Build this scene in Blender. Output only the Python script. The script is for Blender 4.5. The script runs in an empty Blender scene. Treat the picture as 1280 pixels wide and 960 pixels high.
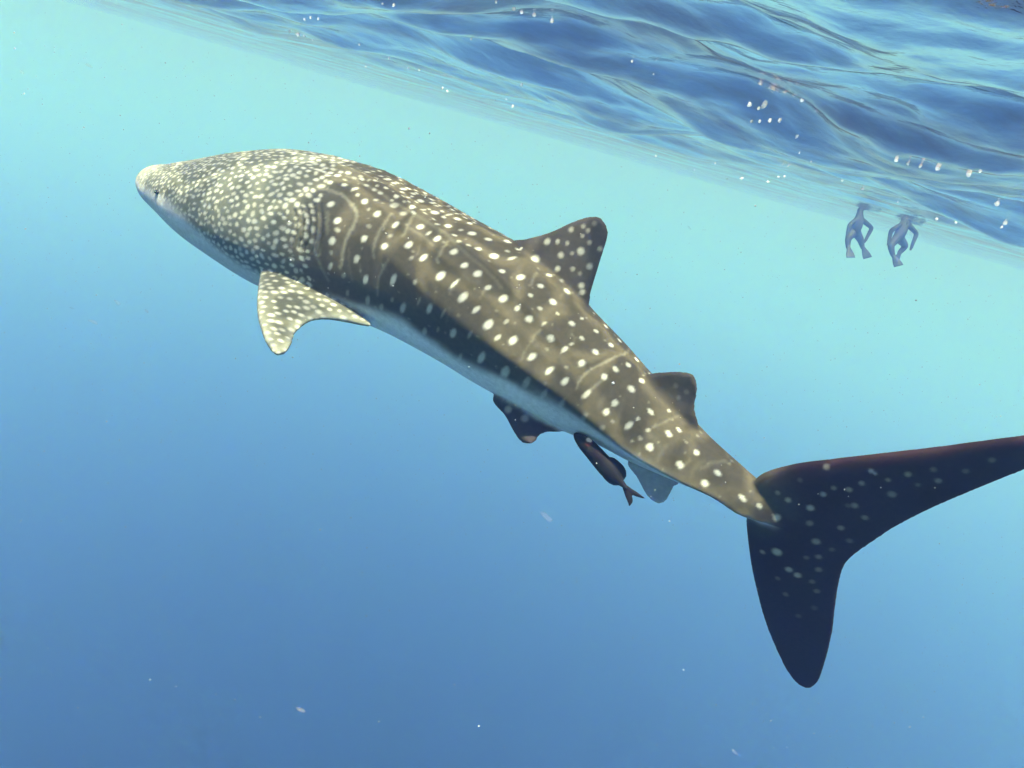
import bpy, bmesh, math, random
import numpy as np
from mathutils import Vector, Matrix
from mathutils.kdtree import KDTree
from mathutils.bvhtree import BVHTree

R = math.radians
rng = np.random.default_rng(7)
random.seed(7)
sc = bpy.context.scene
col = sc.collection

# ------------------------------------------------------------------ camera
F = 914.0                       # focal length in photo pixels (1280 wide)
PITCH, ROLL = R(18.5), R(15.7)
fwd = np.array((0, math.cos(PITCH), -math.sin(PITCH)))
r0 = np.array((1.0, 0, 0))
u0 = np.cross(r0, fwd)
right = math.cos(ROLL) * r0 + math.sin(ROLL) * u0
up = -math.sin(ROLL) * r0 + math.cos(ROLL) * u0
cam_d = bpy.data.cameras.new('camera')
cam_d.sensor_width = 36.0
cam_d.lens = 36.0 * F / 1280.0
cam_d.clip_start = 0.05
cam_d.clip_end = 2000
cam = bpy.data.objects.new('camera', cam_d)
col.objects.link(cam)
cam.matrix_world = Matrix(((right[0], up[0], -fwd[0], 0), (right[1], up[1], -fwd[1], 0),
                           (right[2], up[2], -fwd[2], 0), (0, 0, 0, 1)))
sc.camera = cam

# ------------------------------------------------------------------ sky, sun, exposure
SUN_EL = R(76)
SUN_AZ = R(192)                 # clockwise from +Y: high sun, a little behind the camera
world = bpy.data.worlds.new('World')
sc.world = world
world.use_nodes = True
wn = world.node_tree
bg = wn.nodes['Background']
sky = wn.nodes.new('ShaderNodeTexSky')
sky.sky_type = 'NISHITA'
sky.sun_disc = False
sky.sun_elevation = SUN_EL
sky.sun_rotation = SUN_AZ
wn.links.new(sky.outputs[0], bg.inputs[0])
bg.inputs[1].default_value = 0.145
sun_d = bpy.data.lights.new('sun', 'SUN')
sun_d.energy = 5.0
sun_d.angle = R(0.5)
sun_d.color = (1.0, .98, .74)
sun = bpy.data.objects.new('sun', sun_d)
col.objects.link(sun)
sdir = Vector((math.sin(SUN_AZ) * math.cos(SUN_EL), math.cos(SUN_AZ) * math.cos(SUN_EL), math.sin(SUN_EL)))
sun.rotation_euler = sdir.to_track_quat('Z', 'Y').to_euler()
sun.location = (0, 0, 30)
vs = sc.view_settings
vs.view_transform = 'Standard'
vs.look = 'None'
vs.exposure = 1.86
vs.gamma = 1.0
vs.use_curve_mapping = False
cy = sc.cycles
cy.use_denoising = True
cy.use_adaptive_sampling = True
cy.adaptive_threshold = .04
cy.max_bounces = 12
cy.volume_bounces = 6
cy.glossy_bounces = 4
cy.diffuse_bounces = 2
cy.transparent_max_bounces = 12
cy.caustics_reflective = False
cy.caustics_refractive = False
cy.sample_clamp_indirect = 6.0

SURF_Z = 0.60                   # still-water level above the camera
WATER_DENSITY = 0.025
WATER_COLOR = (.28, .45, 1.0, 1)
WATER_ABSORB = (.68, .97, 1, 1)
WATER_ANISO = 0.69
WATER_BOTTOM = -49.0


# ------------------------------------------------------------------ helpers
def ray(px, py):
    d = fwd + ((px - 640.0) / F) * right + ((480.0 - py) / F) * up
    return d


def at(px, py, depth):
    return ray(px, py) * depth


def on_plane(px, py, p0, n):
    d = ray(px, py)
    return d * (np.dot(p0, n) / np.dot(d, n))


def unit(v):
    return v / (np.linalg.norm(v) + 1e-12)


def catmull(P, n):
    """n samples on a Catmull-Rom curve through the rows of P."""
    P = np.asarray(P, float)
    m = len(P)
    ext = np.vstack([2 * P[0] - P[1], P, 2 * P[-1] - P[-2]])
    out = []
    for t in np.linspace(0, m - 1, n):
        i = min(int(t), m - 2)
        f = t - i
        a, b, c, d = ext[i], ext[i + 1], ext[i + 2], ext[i + 3]
        out.append(0.5 * ((2 * b) + (c - a) * f + (2 * a - 5 * b + 4 * c - d) * f * f + (3 * b - a - 3 * c + d) * f ** 3))
    return np.array(out)


def mesh_obj(name, verts, faces, mat=None, parent=None, smooth=True):
    me = bpy.data.meshes.new(name)
    me.from_pydata([tuple(v) for v in verts], [], [tuple(f) for f in faces])
    me.update()
    if smooth:
        me.polygons.foreach_set('use_smooth', [True] * len(me.polygons))
    o = bpy.data.objects.new(name, me)
    col.objects.link(o)
    if mat:
        me.materials.append(mat)
    if parent:
        o.parent = parent
    return o


def tag(o, label=None, cat=None, group=None, kind=None):
    if label:
        o['label'] = label
    if cat:
        o['category'] = cat
    if group:
        o['group'] = group
    if kind:
        o['kind'] = kind
    return o


def new_mat(name):
    m = bpy.data.materials.new(name)
    m.use_nodes = True
    nt = m.node_tree
    return m, nt, nt.nodes['Principled BSDF']


def loft_grid(rows, cap=True):
    """closed tube through rows[i] = ring of points; returns verts, faces."""
    rows = np.asarray(rows)
    n, k = rows.shape[:2]
    V = rows.reshape(-1, 3)
    Fc = []
    for i in range(n - 1):
        for j in range(k):
            j2 = (j + 1) % k
            Fc.append((i * k + j, i * k + j2, (i + 1) * k + j2, (i + 1) * k + j))
    if cap:
        Fc.append(tuple(range(k - 1, -1, -1)))
        Fc.append(tuple((n - 1) * k + j for j in range(k)))
    return V, Fc


def fin_rings(le, te, tmax, nrow, nch=22, tip_min=0.0075, nrm=None):
    """le/te: 3-D control polylines from root to tip.  Aerofoil section rings."""
    A = catmull(np.hstack([le, te, np.asarray(tmax)[:, None]]), nrow)
    rings = []
    L, T, H = A[:, :3], A[:, 3:6], A[:, 6]
    for i in range(nrow):
        i0, i1 = max(i - 1, 0), min(i + 1, nrow - 1)
        span = (L[i1] + T[i1]) / 2 - (L[i0] + T[i0]) / 2
        n = unit(np.cross(T[i] - L[i], span)) if nrm is None else nrm
        c = (1 - np.cos(np.linspace(0, math.pi, nch))) / 2
        h = tip_min + H[i] * np.sin(math.pi * c ** 0.62) ** 0.8
        mid = L[i][None] * (1 - c[:, None]) + T[i][None] * c[:, None]
        top = mid + n * h[:, None]
        bot = (mid - n * h[:, None])[::-1]
        rings.append(np.vstack([top, bot]))
    return np.array(rings)


# ------------------------------------------------------------------ water surface (setting)
def wave_height(x, y, res):
    """sum of directional sines; waves finer than the local mesh are faded out."""
    r = np.random.default_rng(21)
    z = np.zeros_like(x)
    wind = R(70)
    for lam, slope, spread, n in ((8.0, .06, 20, 4), (3.6, .15, 30, 6), (1.6, .145, 36, 9), (.75, .11, 45, 12), (.34, .08, 60, 14), (.16, .045, 70, 14)):
        for _ in range(n):
            l = lam * r.uniform(.72, 1.35)
            th = wind + R(r.normal(0, spread))
            ph = r.uniform(0, 2 * math.pi)
            k = 2 * math.pi / l
            amp = slope * math.sqrt(2.0 / n) / k
            fade = np.clip((l / np.maximum(res, 1e-6) - 3) / 4, 0, 1)
            warp = .35 * np.sin(.31 * k * (x * math.cos(th + 1.3) + y * math.sin(th + 1.3)) + 2 * ph)
            s = np.sin(k * (x * math.cos(th) + y * math.sin(th)) + ph + warp)
            z += amp * fade * (s + .18 * np.cos(2 * (k * (x * math.cos(th) + y * math.sin(th)) + ph + warp)))
    return z / (1 + (np.hypot(x, y) / 15.0) ** 2.5)      # waves flattened away from the camera, standing in for haze at the far edge


def build_surface():
    ang = np.concatenate([np.linspace(R(-62), R(62), 620), np.linspace(R(62), R(298), 120)[1:-1]])
    rad = np.concatenate([[0.05], np.geomspace(.4, 1.2, 20)[:-1], np.geomspace(1.2, 60, 460), np.geomspace(60, 240, 24)[1:]])
    A, Rr = np.meshgrid(ang, rad)
    x, y = Rr * np.sin(A), Rr * np.cos(A)
    dr = np.gradient(rad)[:, None] * np.ones_like(A)
    da = np.gradient(np.concatenate([ang, [ang[0] + 2 * math.pi]]))[:-1][None] * Rr
    z = SURF_Z + wave_height(x, y, np.maximum(dr, da))
    n, k = A.shape
    V = np.stack([x, y, z], -1).reshape(-1, 3)
    idx = np.arange(n * k).reshape(n, k)
    q = np.stack([idx[:-1], np.roll(idx, -1, 1)[:-1], np.roll(idx, -1, 1)[1:], idx[1:]], -1).reshape(-1, 4)
    me = bpy.data.meshes.new('water_surface')
    me.vertices.add(len(V))
    me.vertices.foreach_set('co', V.ravel())
    me.loops.add(len(q) * 4)
    me.loops.foreach_set('vertex_index', q.ravel())
    me.polygons.add(len(q))
    me.polygons.foreach_set('loop_start', np.arange(len(q)) * 4)
    me.polygons.foreach_set('use_smooth', [True] * len(q))
    me.update()
    me.validate()
    bm = bmesh.new()
    bm.from_mesh(me)
    bmesh.ops.recalc_face_normals(bm, faces=bm.faces)
    if sum(f.normal.z for f in bm.faces) < 0:
        bmesh.ops.reverse_faces(bm, faces=bm.faces)
    bm.to_mesh(me)
    bm.free()
    m, nt, p = new_mat('sea_surface')
    nt.nodes.remove(p)
    N = nt.nodes.new
    fr = N('ShaderNodeFresnel'); fr.inputs['IOR'].default_value = 1.333
    tr = N('ShaderNodeBsdfTransparent')
    gl = N('ShaderNodeBsdfGlossy'); gl.inputs['Roughness'].default_value = .08
    gl.inputs['Color'].default_value = (.93, .92, .93, 1)
    # brown streaks painted into the gloss colour, standing in for brown reflections
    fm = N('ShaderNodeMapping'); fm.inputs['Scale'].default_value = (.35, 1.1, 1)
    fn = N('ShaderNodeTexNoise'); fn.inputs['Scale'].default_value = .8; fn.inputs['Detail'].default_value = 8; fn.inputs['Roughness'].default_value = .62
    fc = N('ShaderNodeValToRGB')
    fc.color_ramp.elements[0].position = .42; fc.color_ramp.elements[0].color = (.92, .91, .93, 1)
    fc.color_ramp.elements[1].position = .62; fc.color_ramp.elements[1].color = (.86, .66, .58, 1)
    mx = N('ShaderNodeMixShader')
    nz = N('ShaderNodeTexNoise'); nz.inputs['Scale'].default_value = 7; nz.inputs['Detail'].default_value = 5
    tc = N('ShaderNodeTexCoord')
    bp = N('ShaderNodeBump'); bp.inputs['Strength'].default_value = .5; bp.inputs['Distance'].default_value = .02
    L = nt.links.new
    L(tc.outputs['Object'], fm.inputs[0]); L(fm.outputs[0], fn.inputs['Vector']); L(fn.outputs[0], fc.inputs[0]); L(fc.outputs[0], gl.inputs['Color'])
    L(tc.outputs['Object'], nz.inputs['Vector'])
    L(nz.outputs[0], bp.inputs['Height'])
    L(bp.outputs[0], gl.inputs['Normal'])
    L(bp.outputs[0], fr.inputs['Normal'])
    L(fr.outputs[0], mx.inputs[0]); L(tr.outputs[0], mx.inputs[1]); L(gl.outputs[0], mx.inputs[2])
    # made-up caustic net in the transparency colour: cell centres hold back the sun
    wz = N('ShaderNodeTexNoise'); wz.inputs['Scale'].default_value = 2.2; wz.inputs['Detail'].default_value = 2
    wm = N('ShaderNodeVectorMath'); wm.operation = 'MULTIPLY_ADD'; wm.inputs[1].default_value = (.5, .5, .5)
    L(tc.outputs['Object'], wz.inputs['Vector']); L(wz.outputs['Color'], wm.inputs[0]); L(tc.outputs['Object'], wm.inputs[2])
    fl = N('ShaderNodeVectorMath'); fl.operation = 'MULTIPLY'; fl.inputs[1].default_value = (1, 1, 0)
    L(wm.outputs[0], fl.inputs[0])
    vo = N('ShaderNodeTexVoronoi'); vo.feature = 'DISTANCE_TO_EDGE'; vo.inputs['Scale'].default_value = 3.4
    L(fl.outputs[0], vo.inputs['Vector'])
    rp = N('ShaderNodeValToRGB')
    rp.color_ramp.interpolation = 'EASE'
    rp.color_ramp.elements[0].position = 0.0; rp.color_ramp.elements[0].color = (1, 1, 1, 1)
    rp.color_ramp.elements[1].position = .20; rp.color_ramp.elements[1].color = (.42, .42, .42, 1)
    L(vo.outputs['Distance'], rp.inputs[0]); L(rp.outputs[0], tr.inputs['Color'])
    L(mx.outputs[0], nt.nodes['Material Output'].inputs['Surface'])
    me.materials.append(m)
    o = bpy.data.objects.new('water_surface', me)
    col.objects.link(o)
    tag(o, 'rippled underside of the sea surface mirroring the blue water', 'water', kind='structure')
    return o


build_surface()

# ------------------------------------------------------------------ whale shark
K = 0.82                        # overall size: nose-to-fork about 4.3 m
# station: upper contour px, lower contour px, tilt of the back towards the viewer (deg),
#          width/height ratio, keel angle, keel strength, ridge angle, ridge strength, belly-colour angle
ST = [
    (189, 219, 187.5, 226, 22, 1.5, 70, .00, 8, .00, 78),
    (190, 209.5, 185.5, 234, 22, 1.5, 70, .00, 8, .00, 78),
    (195, 205, 188.5, 242, 22, 1.5, 70, .00, 8, .00, 78),
    (205, 203.5, 194, 251, 22, 1.5, 70, .00, 8, .00, 78),
    (222, 203, 204, 264, 23, 1.5, 70, .00, 8, .00, 78),
    (252, 199.5, 224, 283, 24, 1.45, 70, .00, 8, .00, 78),
    (292, 195, 252, 309, 25, 1.3, 70, .00, 8, .00, 80),
    (337, 192, 287, 334, 26, 1.18, 70, .00, 8, .005, 96),
    (382, 193, 322, 356, 26, 1.12, 68, .00, 8, .012, 108),
    (440, 206, 362, 375, 27, 1.06, 66, .00, 8, .022, 116),
    (495, 223, 410, 391, 27, 1.02, 64, .03, 14, .022, 114),
    (548, 249, 462, 407, 27, 1.00, 63, .07, 20, .022, 112),
    (594, 273, 510, 430, 27, .98, 70, .10, 29, .022, 109),
    (648, 302, 556, 456, 28, .96, 78, .12, 36, .020, 108),
    (693, 338, 604, 486, 29, .95, 80, .14, 42, .016, 106),
    (735, 384, 655, 515, 30, .95, 80, .16, 46, .012, 98),
    (779, 428, 705, 540, 31, .96, 82, .19, 50, .006, 92),
    (812, 465, 749, 558, 33, .98, 88, .23, 54, .0, 92),
    (843, 499, 790, 579, 35, 1.02, 92, .28, 54, .0, 94),
    (886, 544, 846, 603, 37, 1.08, 96, .34, 54, .0, 98),
    (922, 577, 892, 624, 38, 1.12, 98, .38, 54, .0, 102),
    (945, 600, 929, 645, 38, 1.05, 100, .36, 54, .0, 104),
    (968, 624, 958, 655, 38, .90, 100, .30, 54, .0, 104),
    (1000, 652, 996, 668, 38, .60, 100, .10, 54, .0, 104),
    (1014, 661, 1012, 668, 38, .60, 100, .05, 54, .0, 104),
]


def depth_at_px(x):
    return K * np.interp(x, [170, 500, 760, 950, 1100, 1400], [6.1, 5.5, 4.95, 4.55, 4.33, 3.95])


NS, NA = 230, 180
S = catmull(ST, NS)
ctr_px = np.stack([(S[:, 0] + S[:, 2]) / 2, (S[:, 1] + S[:, 3]) / 2], 1)
dep = depth_at_px(ctr_px[:, 0])
ctr = np.array([at(a[0], a[1], d) for a, d in zip(ctr_px, dep)])
tan = np.gradient(ctr, axis=0)
tan = np.array([unit(t) for t in tan])
for _ in range(6):                         # steady axis direction
    tan[1:-1] = (tan[:-2] + 2 * tan[1:-1] + tan[2:]) / 4
tan = np.array([unit(t) for t in tan])
th = np.linspace(-math.pi, math.pi, NA, endpoint=False)
thd = np.degrees(np.abs(th))
rings, Dv, Lv, arc, sec_r = [], [], [], [], []
axial = np.concatenate([[0], np.cumsum(np.linalg.norm(np.diff(ctr, axis=0), axis=1))])
for i in range(NS):
    ux, uy, lx, ly, phi, kap, ka, kk, ra, rk, _ = S[i]
    pu, pl = at(ux, uy, dep[i]), at(lx, ly, dep[i])
    Vd = unit(ctr[i])
    Nn = pu - pl
    half = np.linalg.norm(Nn) / 2
    Nn = unit(Nn - np.dot(Nn, tan[i]) * tan[i])
    W = np.cross(tan[i], Nn)
    if np.dot(W, Vd) > 0:
        W = -W
    D = math.cos(R(phi)) * Nn + math.sin(R(phi)) * W
    Lt = -math.sin(R(phi)) * Nn + math.cos(R(phi)) * W
    r = np.ones(NA)
    r += kk * np.exp(-np.sqrt(((thd - ka) / 15) ** 2 + .02)) * 1.1
    r += 2.5 * rk * np.exp(-np.abs((thd - ra) / 4.0) ** 1.3) + 1.5 * rk * np.exp(-np.abs((thd - ra - 17) / 4.0) ** 1.3)
    r += .35 * rk * np.exp(-(thd / 6.0) ** 2)
    dd = r * np.cos(th)
    ll = kap * r * np.sin(th)
    dd = np.where(dd < 0, dd * .88, dd)
    # match the traced outline in the silhouette direction
    e = dd * math.cos(R(phi)) - ll * math.sin(R(phi))
    e2 = e
    sc_ = 2 * half / (e2.max() - e2.min())
    off = half - sc_ * e2.max()
    pts = ctr[i] + Nn * off + (dd * sc_)[:, None] * D + (ll * sc_)[:, None] * Lt
    rings.append(pts)
    Dv.append(D)
    Lv.append(Lt)
    # arc length from the back line, folded left/right
    seg = np.linalg.norm(np.roll(pts, -1, 0) - pts, axis=1)
    z0 = NA // 2
    a = np.zeros(NA)
    for j in range(z0 + 1, NA):
        a[j] = a[j - 1] + seg[j - 1]
    for j in range(z0 - 1, -1, -1):
        a[j] = a[j + 1] + seg[j]
    arc.append(a)
rings = np.array(rings); Dv = np.array(Dv); Lv = np.array(Lv); arc = np.array(arc)
bodyV, bodyF = loft_grid(rings)
body_S = np.repeat(axial, NA)
body_A = arc.reshape(-1)
body_th = np.tile(thd, NS)
nxt = np.roll(rings, -1, 1) - np.roll(rings, 1, 1)
body_E = nxt / (np.linalg.norm(nxt, axis=2, keepdims=True) + 1e-9)
body_E = (body_E * np.where(th >= 0, 1, -1)[None, :, None]).reshape(-1, 3)
body_T = np.repeat(tan, NA, 0)


def station_near(px):
    return int(np.argmin(np.abs(ctr_px[:, 0] - px)))


def mirror(P, i):
    n = Lv[i]
    P = np.asarray(P)
    return P - 2 * ((P - ctr[i]) @ n)[:, None] * n


parts = [(bodyV, bodyF, 'body')]


def sagittal_fin(rows, i, tm, nrow, name, side_shift=0.0, twist=0.0):
    n = unit(Lv[i] * math.cos(R(twist)) + Dv[i] * math.sin(R(twist)))
    p0 = ctr[i] + n * side_shift
    le = np.array([on_plane(r[0], r[1], p0, n) for r in rows])
    te = np.array([on_plane(r[2], r[3], p0, n) for r in rows])
    g = fin_rings(le, te, tm, nrow, nrm=n)
    V, Fc = loft_grid(g)
    parts.append((V, Fc, name))
    return le, te


# first dorsal fin (free rear tip trails behind the base)
sagittal_fin([(668, 335, 706, 372), (640, 304, 722, 385), (658, 299, 733, 398), (687, 291, 738.5, 365), (712, 279.5, 748, 333), (731, 272.5, 757, 306), (744, 271, 759.5, 291), (751, 273, 758.5, 284)],
             station_near(640), [.12, .085, .055, .034, .022, .014, .010, .006], 44, 'dorsal_one', twist=8)
sagittal_fin([(812, 492, 850, 520), (810, 470, 866, 529), (815, 467, 873, 533), (830, 465.5, 868, 511), (850, 465, 871, 490), (862, 467, 871, 481), (866, 469, 870, 477)],
             station_near(842), [.06, .04, .026, .015, .010, .008, .004], 30, 'dorsal_two', twist=4)
# anal fin
sagittal_fin([(800, 560, 850, 590), (785, 577, 848, 605), (796, 595, 843, 607), (808, 617, 838, 616), (818, 626.5, 832, 626), (823, 628.5, 828, 628.5)],
             station_near(820), [.03, .024, .014, .010, .006, .004], 26, 'anal')

# tail fin in the plane of the bent tail stock
it = station_near(950)
tail_p0 = at(945, 622, depth_at_px(945))
tail_n = unit(Lv[it] + .10 * tan[it])
CA = [(1392, 529, 1397, 531), (1372, 531.5, 1390, 541), (1330, 538, 1352, 557), (1280, 545.5, 1280, 586), (1230, 552, 1216, 612), (1170, 560, 1165, 634), (1100, 568, 1120, 657),
      (1040, 575, 1091, 676), (985, 583, 1066, 694), (944, 600, 1054.5, 708), (934, 640, 1048, 730), (936, 677, 1043.5, 760), (942.5, 719, 1040, 790),
      (957, 775, 1032, 824), (976, 821, 1024, 848), (990, 845, 1018, 856), (1001, 856, 1012, 859.5)]
le = np.array([on_plane(r[0], r[1], tail_p0, tail_n) for r in CA])
te = np.array([on_plane(r[2], r[3], tail_p0, tail_n) for r in CA])
tailV, tailF = loft_grid(fin_rings(le, te, [.004, .008, .012, .018, .022, .026, .03, .034, .042, .05, .045, .036, .026, .018, .012, .008, .004], 110, 26, .0098, nrm=tail_n))
parts.append((tailV, tailF, 'tail'))

# pectoral fins: the left one reaches down and out towards the viewer
PR = [(345, 322, 440, 372, .10, -.10), (330, 331, 452, 396, .02, -.22), (325, 345, 462.5, 407, -.12, -.30), (322, 368, 418, 399, -.30, -.34), (322, 392, 390, 400.5, -.42, -.42), (327, 413, 371, 414, -.54, -.52), (333, 428, 365.5, 426, -.62, -.60), (340, 438, 361, 437, -.67, -.66), (347, 443, 356, 442, -.70, -.70)]
ip = station_near(385)
base_d = depth_at_px(385)
le = np.array([at(r[0], r[1], base_d + K * (r[4] - .36)) for r in PR])
te = np.array([at(r[2], r[3], depth_at_px(430) + K * (r[5] - .20)) for r in PR])
pg = fin_rings(le, te, [.07, .065, .055, .042, .032, .022, .014, .009, .005], 60, 26)
V, Fc = loft_grid(pg)
parts.append((V, Fc, 'pectoral'))
g2 = np.array([mirror(r, ip) for r in pg])
V2, F2 = loft_grid(g2[:, ::-1])
parts.append((V2, F2, 'pectoral'))

# pelvic fins
PV = [(622, 488, 690, 520, -.30, -.26), (616, 500, 704, 538, -.32, -.28), (630, 517, 687, 539, -.36, -.32), (641, 537, 675, 543, -.40, -.36), (649, 549, 668, 551, -.43, -.40), (655, 554, 662, 554, -.44, -.43)]
iv = station_near(640)
le = np.array([at(r[0], r[1], depth_at_px(620) + K * (r[4] + .12)) for r in PV])
te = np.array([at(r[2], r[3], depth_at_px(690) + K * (r[5] + .12)) for r in PV])
gv = fin_rings(le, te, [.035, .03, .02, .014, .009, .005], 26)
V, Fc = loft_grid(gv)
parts.append((V, Fc, 'pelvic'))
g2 = np.array([mirror(r, iv) for r in gv])
V2, F2 = loft_grid(g2[:, ::-1])
parts.append((V2, F2, 'pelvic'))

# fuse into one continuous skin
allV, allF, allPart, off = [], [], [], 0
PNAMES = ['body', 'dorsal_one', 'dorsal_two', 'anal', 'tail', 'pectoral', 'pelvic']
for V, Fc, nm in parts:
    allV.append(V)
    allF += [tuple(i + off for i in f) for f in Fc]
    allPart += [PNAMES.index(nm)] * len(V)
    off += len(V)
allV = np.vstack(allV)
allPart = np.array(allPart)
src = mesh_obj('shark_source', allV, allF)
md = src.modifiers.new('fuse', 'REMESH')
md.mode = 'VOXEL'
md.voxel_size = 0.0095
dg = bpy.context.evaluated_depsgraph_get()
skin = bpy.data.meshes.new_from_object(src.evaluated_get(dg))
bpy.data.objects.remove(src)
nv = len(skin.vertices)
co = np.empty(nv * 3); skin.vertices.foreach_get('co', co); co = co.reshape(-1, 3)
ed = np.empty(len(skin.edges) * 2, int); skin.edges.foreach_get('vertices', ed); ed = ed.reshape(-1, 2)
deg = np.bincount(ed.ravel(), minlength=nv)[:, None]


def relax(c, f):
    s = np.zeros_like(c)
    for k in range(3):
        s[:, k] = np.bincount(ed[:, 0], c[ed[:, 1], k], nv) + np.bincount(ed[:, 1], c[ed[:, 0], k], nv)
    return c + f * (s / np.maximum(deg, 1) - c)


for _ in range(22):
    co = relax(co, .5)
    co = relax(co, -.52)
co = relax(co, .3)
skin.vertices.foreach_set('co', co.ravel())
skin.update()
skin.polygons.foreach_set('use_smooth', [True] * len(skin.polygons))

# skin coordinates: along the body, around from the back line, which fin
kd = KDTree(len(allV))
for i, v in enumerate(allV):
    kd.insert(v, i)
kd.balance()
near = np.array([kd.find(v)[1] for v in co])
part_of = allPart[near]
nb = len(bodyV)
kb = KDTree(nb)
for i, v in enumerate(bodyV):
    kb.insert(v, i)
kb.balance()
isb = part_of == 0
vS = np.full(nv, -99.0); vA = np.full(nv, -99.0); vT = np.zeros(nv)
bi = np.nonzero(isb)[0]
nbi = near[bi]
dlt = co[bi] - bodyV[nbi]
vS[bi] = body_S[nbi] + (dlt * body_T[nbi]).sum(1)
vA[bi] = np.abs(body_A[nbi] + (dlt * body_E[nbi]).sum(1))
vT[bi] = body_th[nbi]
sidx = np.interp(vS, axial, np.arange(NS))
theta_v = np.interp(sidx, np.arange(NS), S[:, 10])
keel_v = np.interp(sidx, np.arange(NS), S[:, 6])
# smooth theta from arc length
amax = np.interp(sidx, np.arange(NS), arc.max(1))


def vnoise(p, scale, seed, oct_=3):
    """cheap smooth noise for pigment blotches."""
    r = np.random.default_rng(seed)
    out = np.zeros(len(p))
    for o in range(oct_):
        for _ in range(5):
            k = r.normal(0, 1, 3) * scale * 2 ** o
            out += np.sin(p @ k + r.uniform(0, 6.28)) / (2 ** o)
    return out / (5 * 1.2)


def sstep(a, b, x):
    t = np.clip((x - a) / (b - a), 0, 1)
    return t * t * (3 - 2 * t)


BACK = np.array((.063, .055, .036))
HEAD = np.array((.105, .112, .088))
BELLY = np.array((.60, .60, .57))
SPOT = np.array((.42, .42, .35))
LINE = np.array((.18, .17, .125))
pig = np.tile(BACK, (nv, 1))
n1 = vnoise(co, 5, 1)
n2 = vnoise(co, 16, 2)
S_HEAD = float(np.interp(418, ctr_px[:, 0], axial))      # end of the finely spotted head
headness = 1 - sstep(S_HEAD - .25, S_HEAD + .35, vS + .12 * n1)
headness[~isb] = 0
pig = pig * (1 - headness[:, None]) + HEAD * headness[:, None]
pig *= (1 + .16 * n1 + .12 * n2)[:, None]
dark = {1: (.050, .044, .036), 2: (.052, .045, .034), 3: (.24, .24, .25), 4: (.024, .012, .012), 5: (.085, .088, .062), 6: (.035, .03, .032)}
for k, c in dark.items():
    pig[part_of == k] = np.array(c) * (1 + .12 * n1 + .10 * n2)[part_of == k, None]


def soft(w, n=8):
    for _ in range(n):
        w = relax(np.repeat(w[:, None], 3, 1), .6)[:, 0]
    return w


def mixin(w, c):
    global pig
    pig = pig * (1 - w[:, None]) + np.asarray(c) * w[:, None]


# the end of the tail stock darkens into the tail fin, borders between body and fins are soft
s_tail = [float(np.interp(q, ctr_px[:, 0], axial)) for q in (946, 985)]
mixin(sstep(s_tail[0], s_tail[1], vS) * isb, dark[4])
stem = at(940, 607, depth_at_px(940))
tw = (part_of == 4) * (1 - sstep(.10, .34, np.linalg.norm(co - stem, axis=1) + .05 * n2))
mixin(.8 * tw, BACK)
for _ in range(14):
    pig = relax(pig, .6)
# pale snout tip and lips
w = (1 - sstep(.03, .40, vS)) * isb * .55 * (1 - sstep(88, 104, vT))
mixin(w, (.28, .29, .23))

# spots -----------------------------------------------------------------
tree_all = KDTree(nv)
for i, v in enumerate(co):
    tree_all.insert(v, i)
tree_all.balance()
sk = KDTree(len(bi))
for j, i in enumerate(bi):
    sk.insert((vS[i], vA[i], 0), int(i))
sk.balance()
bvh = BVHTree.FromPolygons([tuple(c) for c in co], [tuple(p.vertices) for p in skin.polygons])
spotw = np.zeros(nv)


def hit(px, py):
    d = ray(px, py)
    loc, nrm, fi, dist = bvh.ray_cast(Vector((0, 0, 0)), Vector(d).normalized())
    if loc is None:
        return None
    vi = min(skin.polygons[fi].vertices, key=lambda k: (Vector(co[k]) - loc).length)
    return np.array(loc), vi, np.array(nrm)


def paint_skin(s, a, rs, ra, strength, skew=0.0):
    m = max(rs, ra) * 1.8
    for c_, i, d_ in sk.find_range((s, a, 0), m):
        ds, da = vS[i] - s, vA[i] - a
        q = math.sqrt(((ds + skew * da) / rs) ** 2 + (da / ra) ** 2)
        w = strength * (1 - min(max((q - .62) / .62, 0), 1) ** 1.0)
        if w > spotw[i]:
            spotw[i] = w


def paint_fin(p, r, strength):
    for c_, i, d_ in tree_all.find_range(p, r * 1.4):
        w = strength * (1 - min(max((d_ / r - .6) / .7, 0), 1))
        if w > spotw[i]:
            spotw[i] = w


def px_m(depth):
    return depth / F


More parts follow.
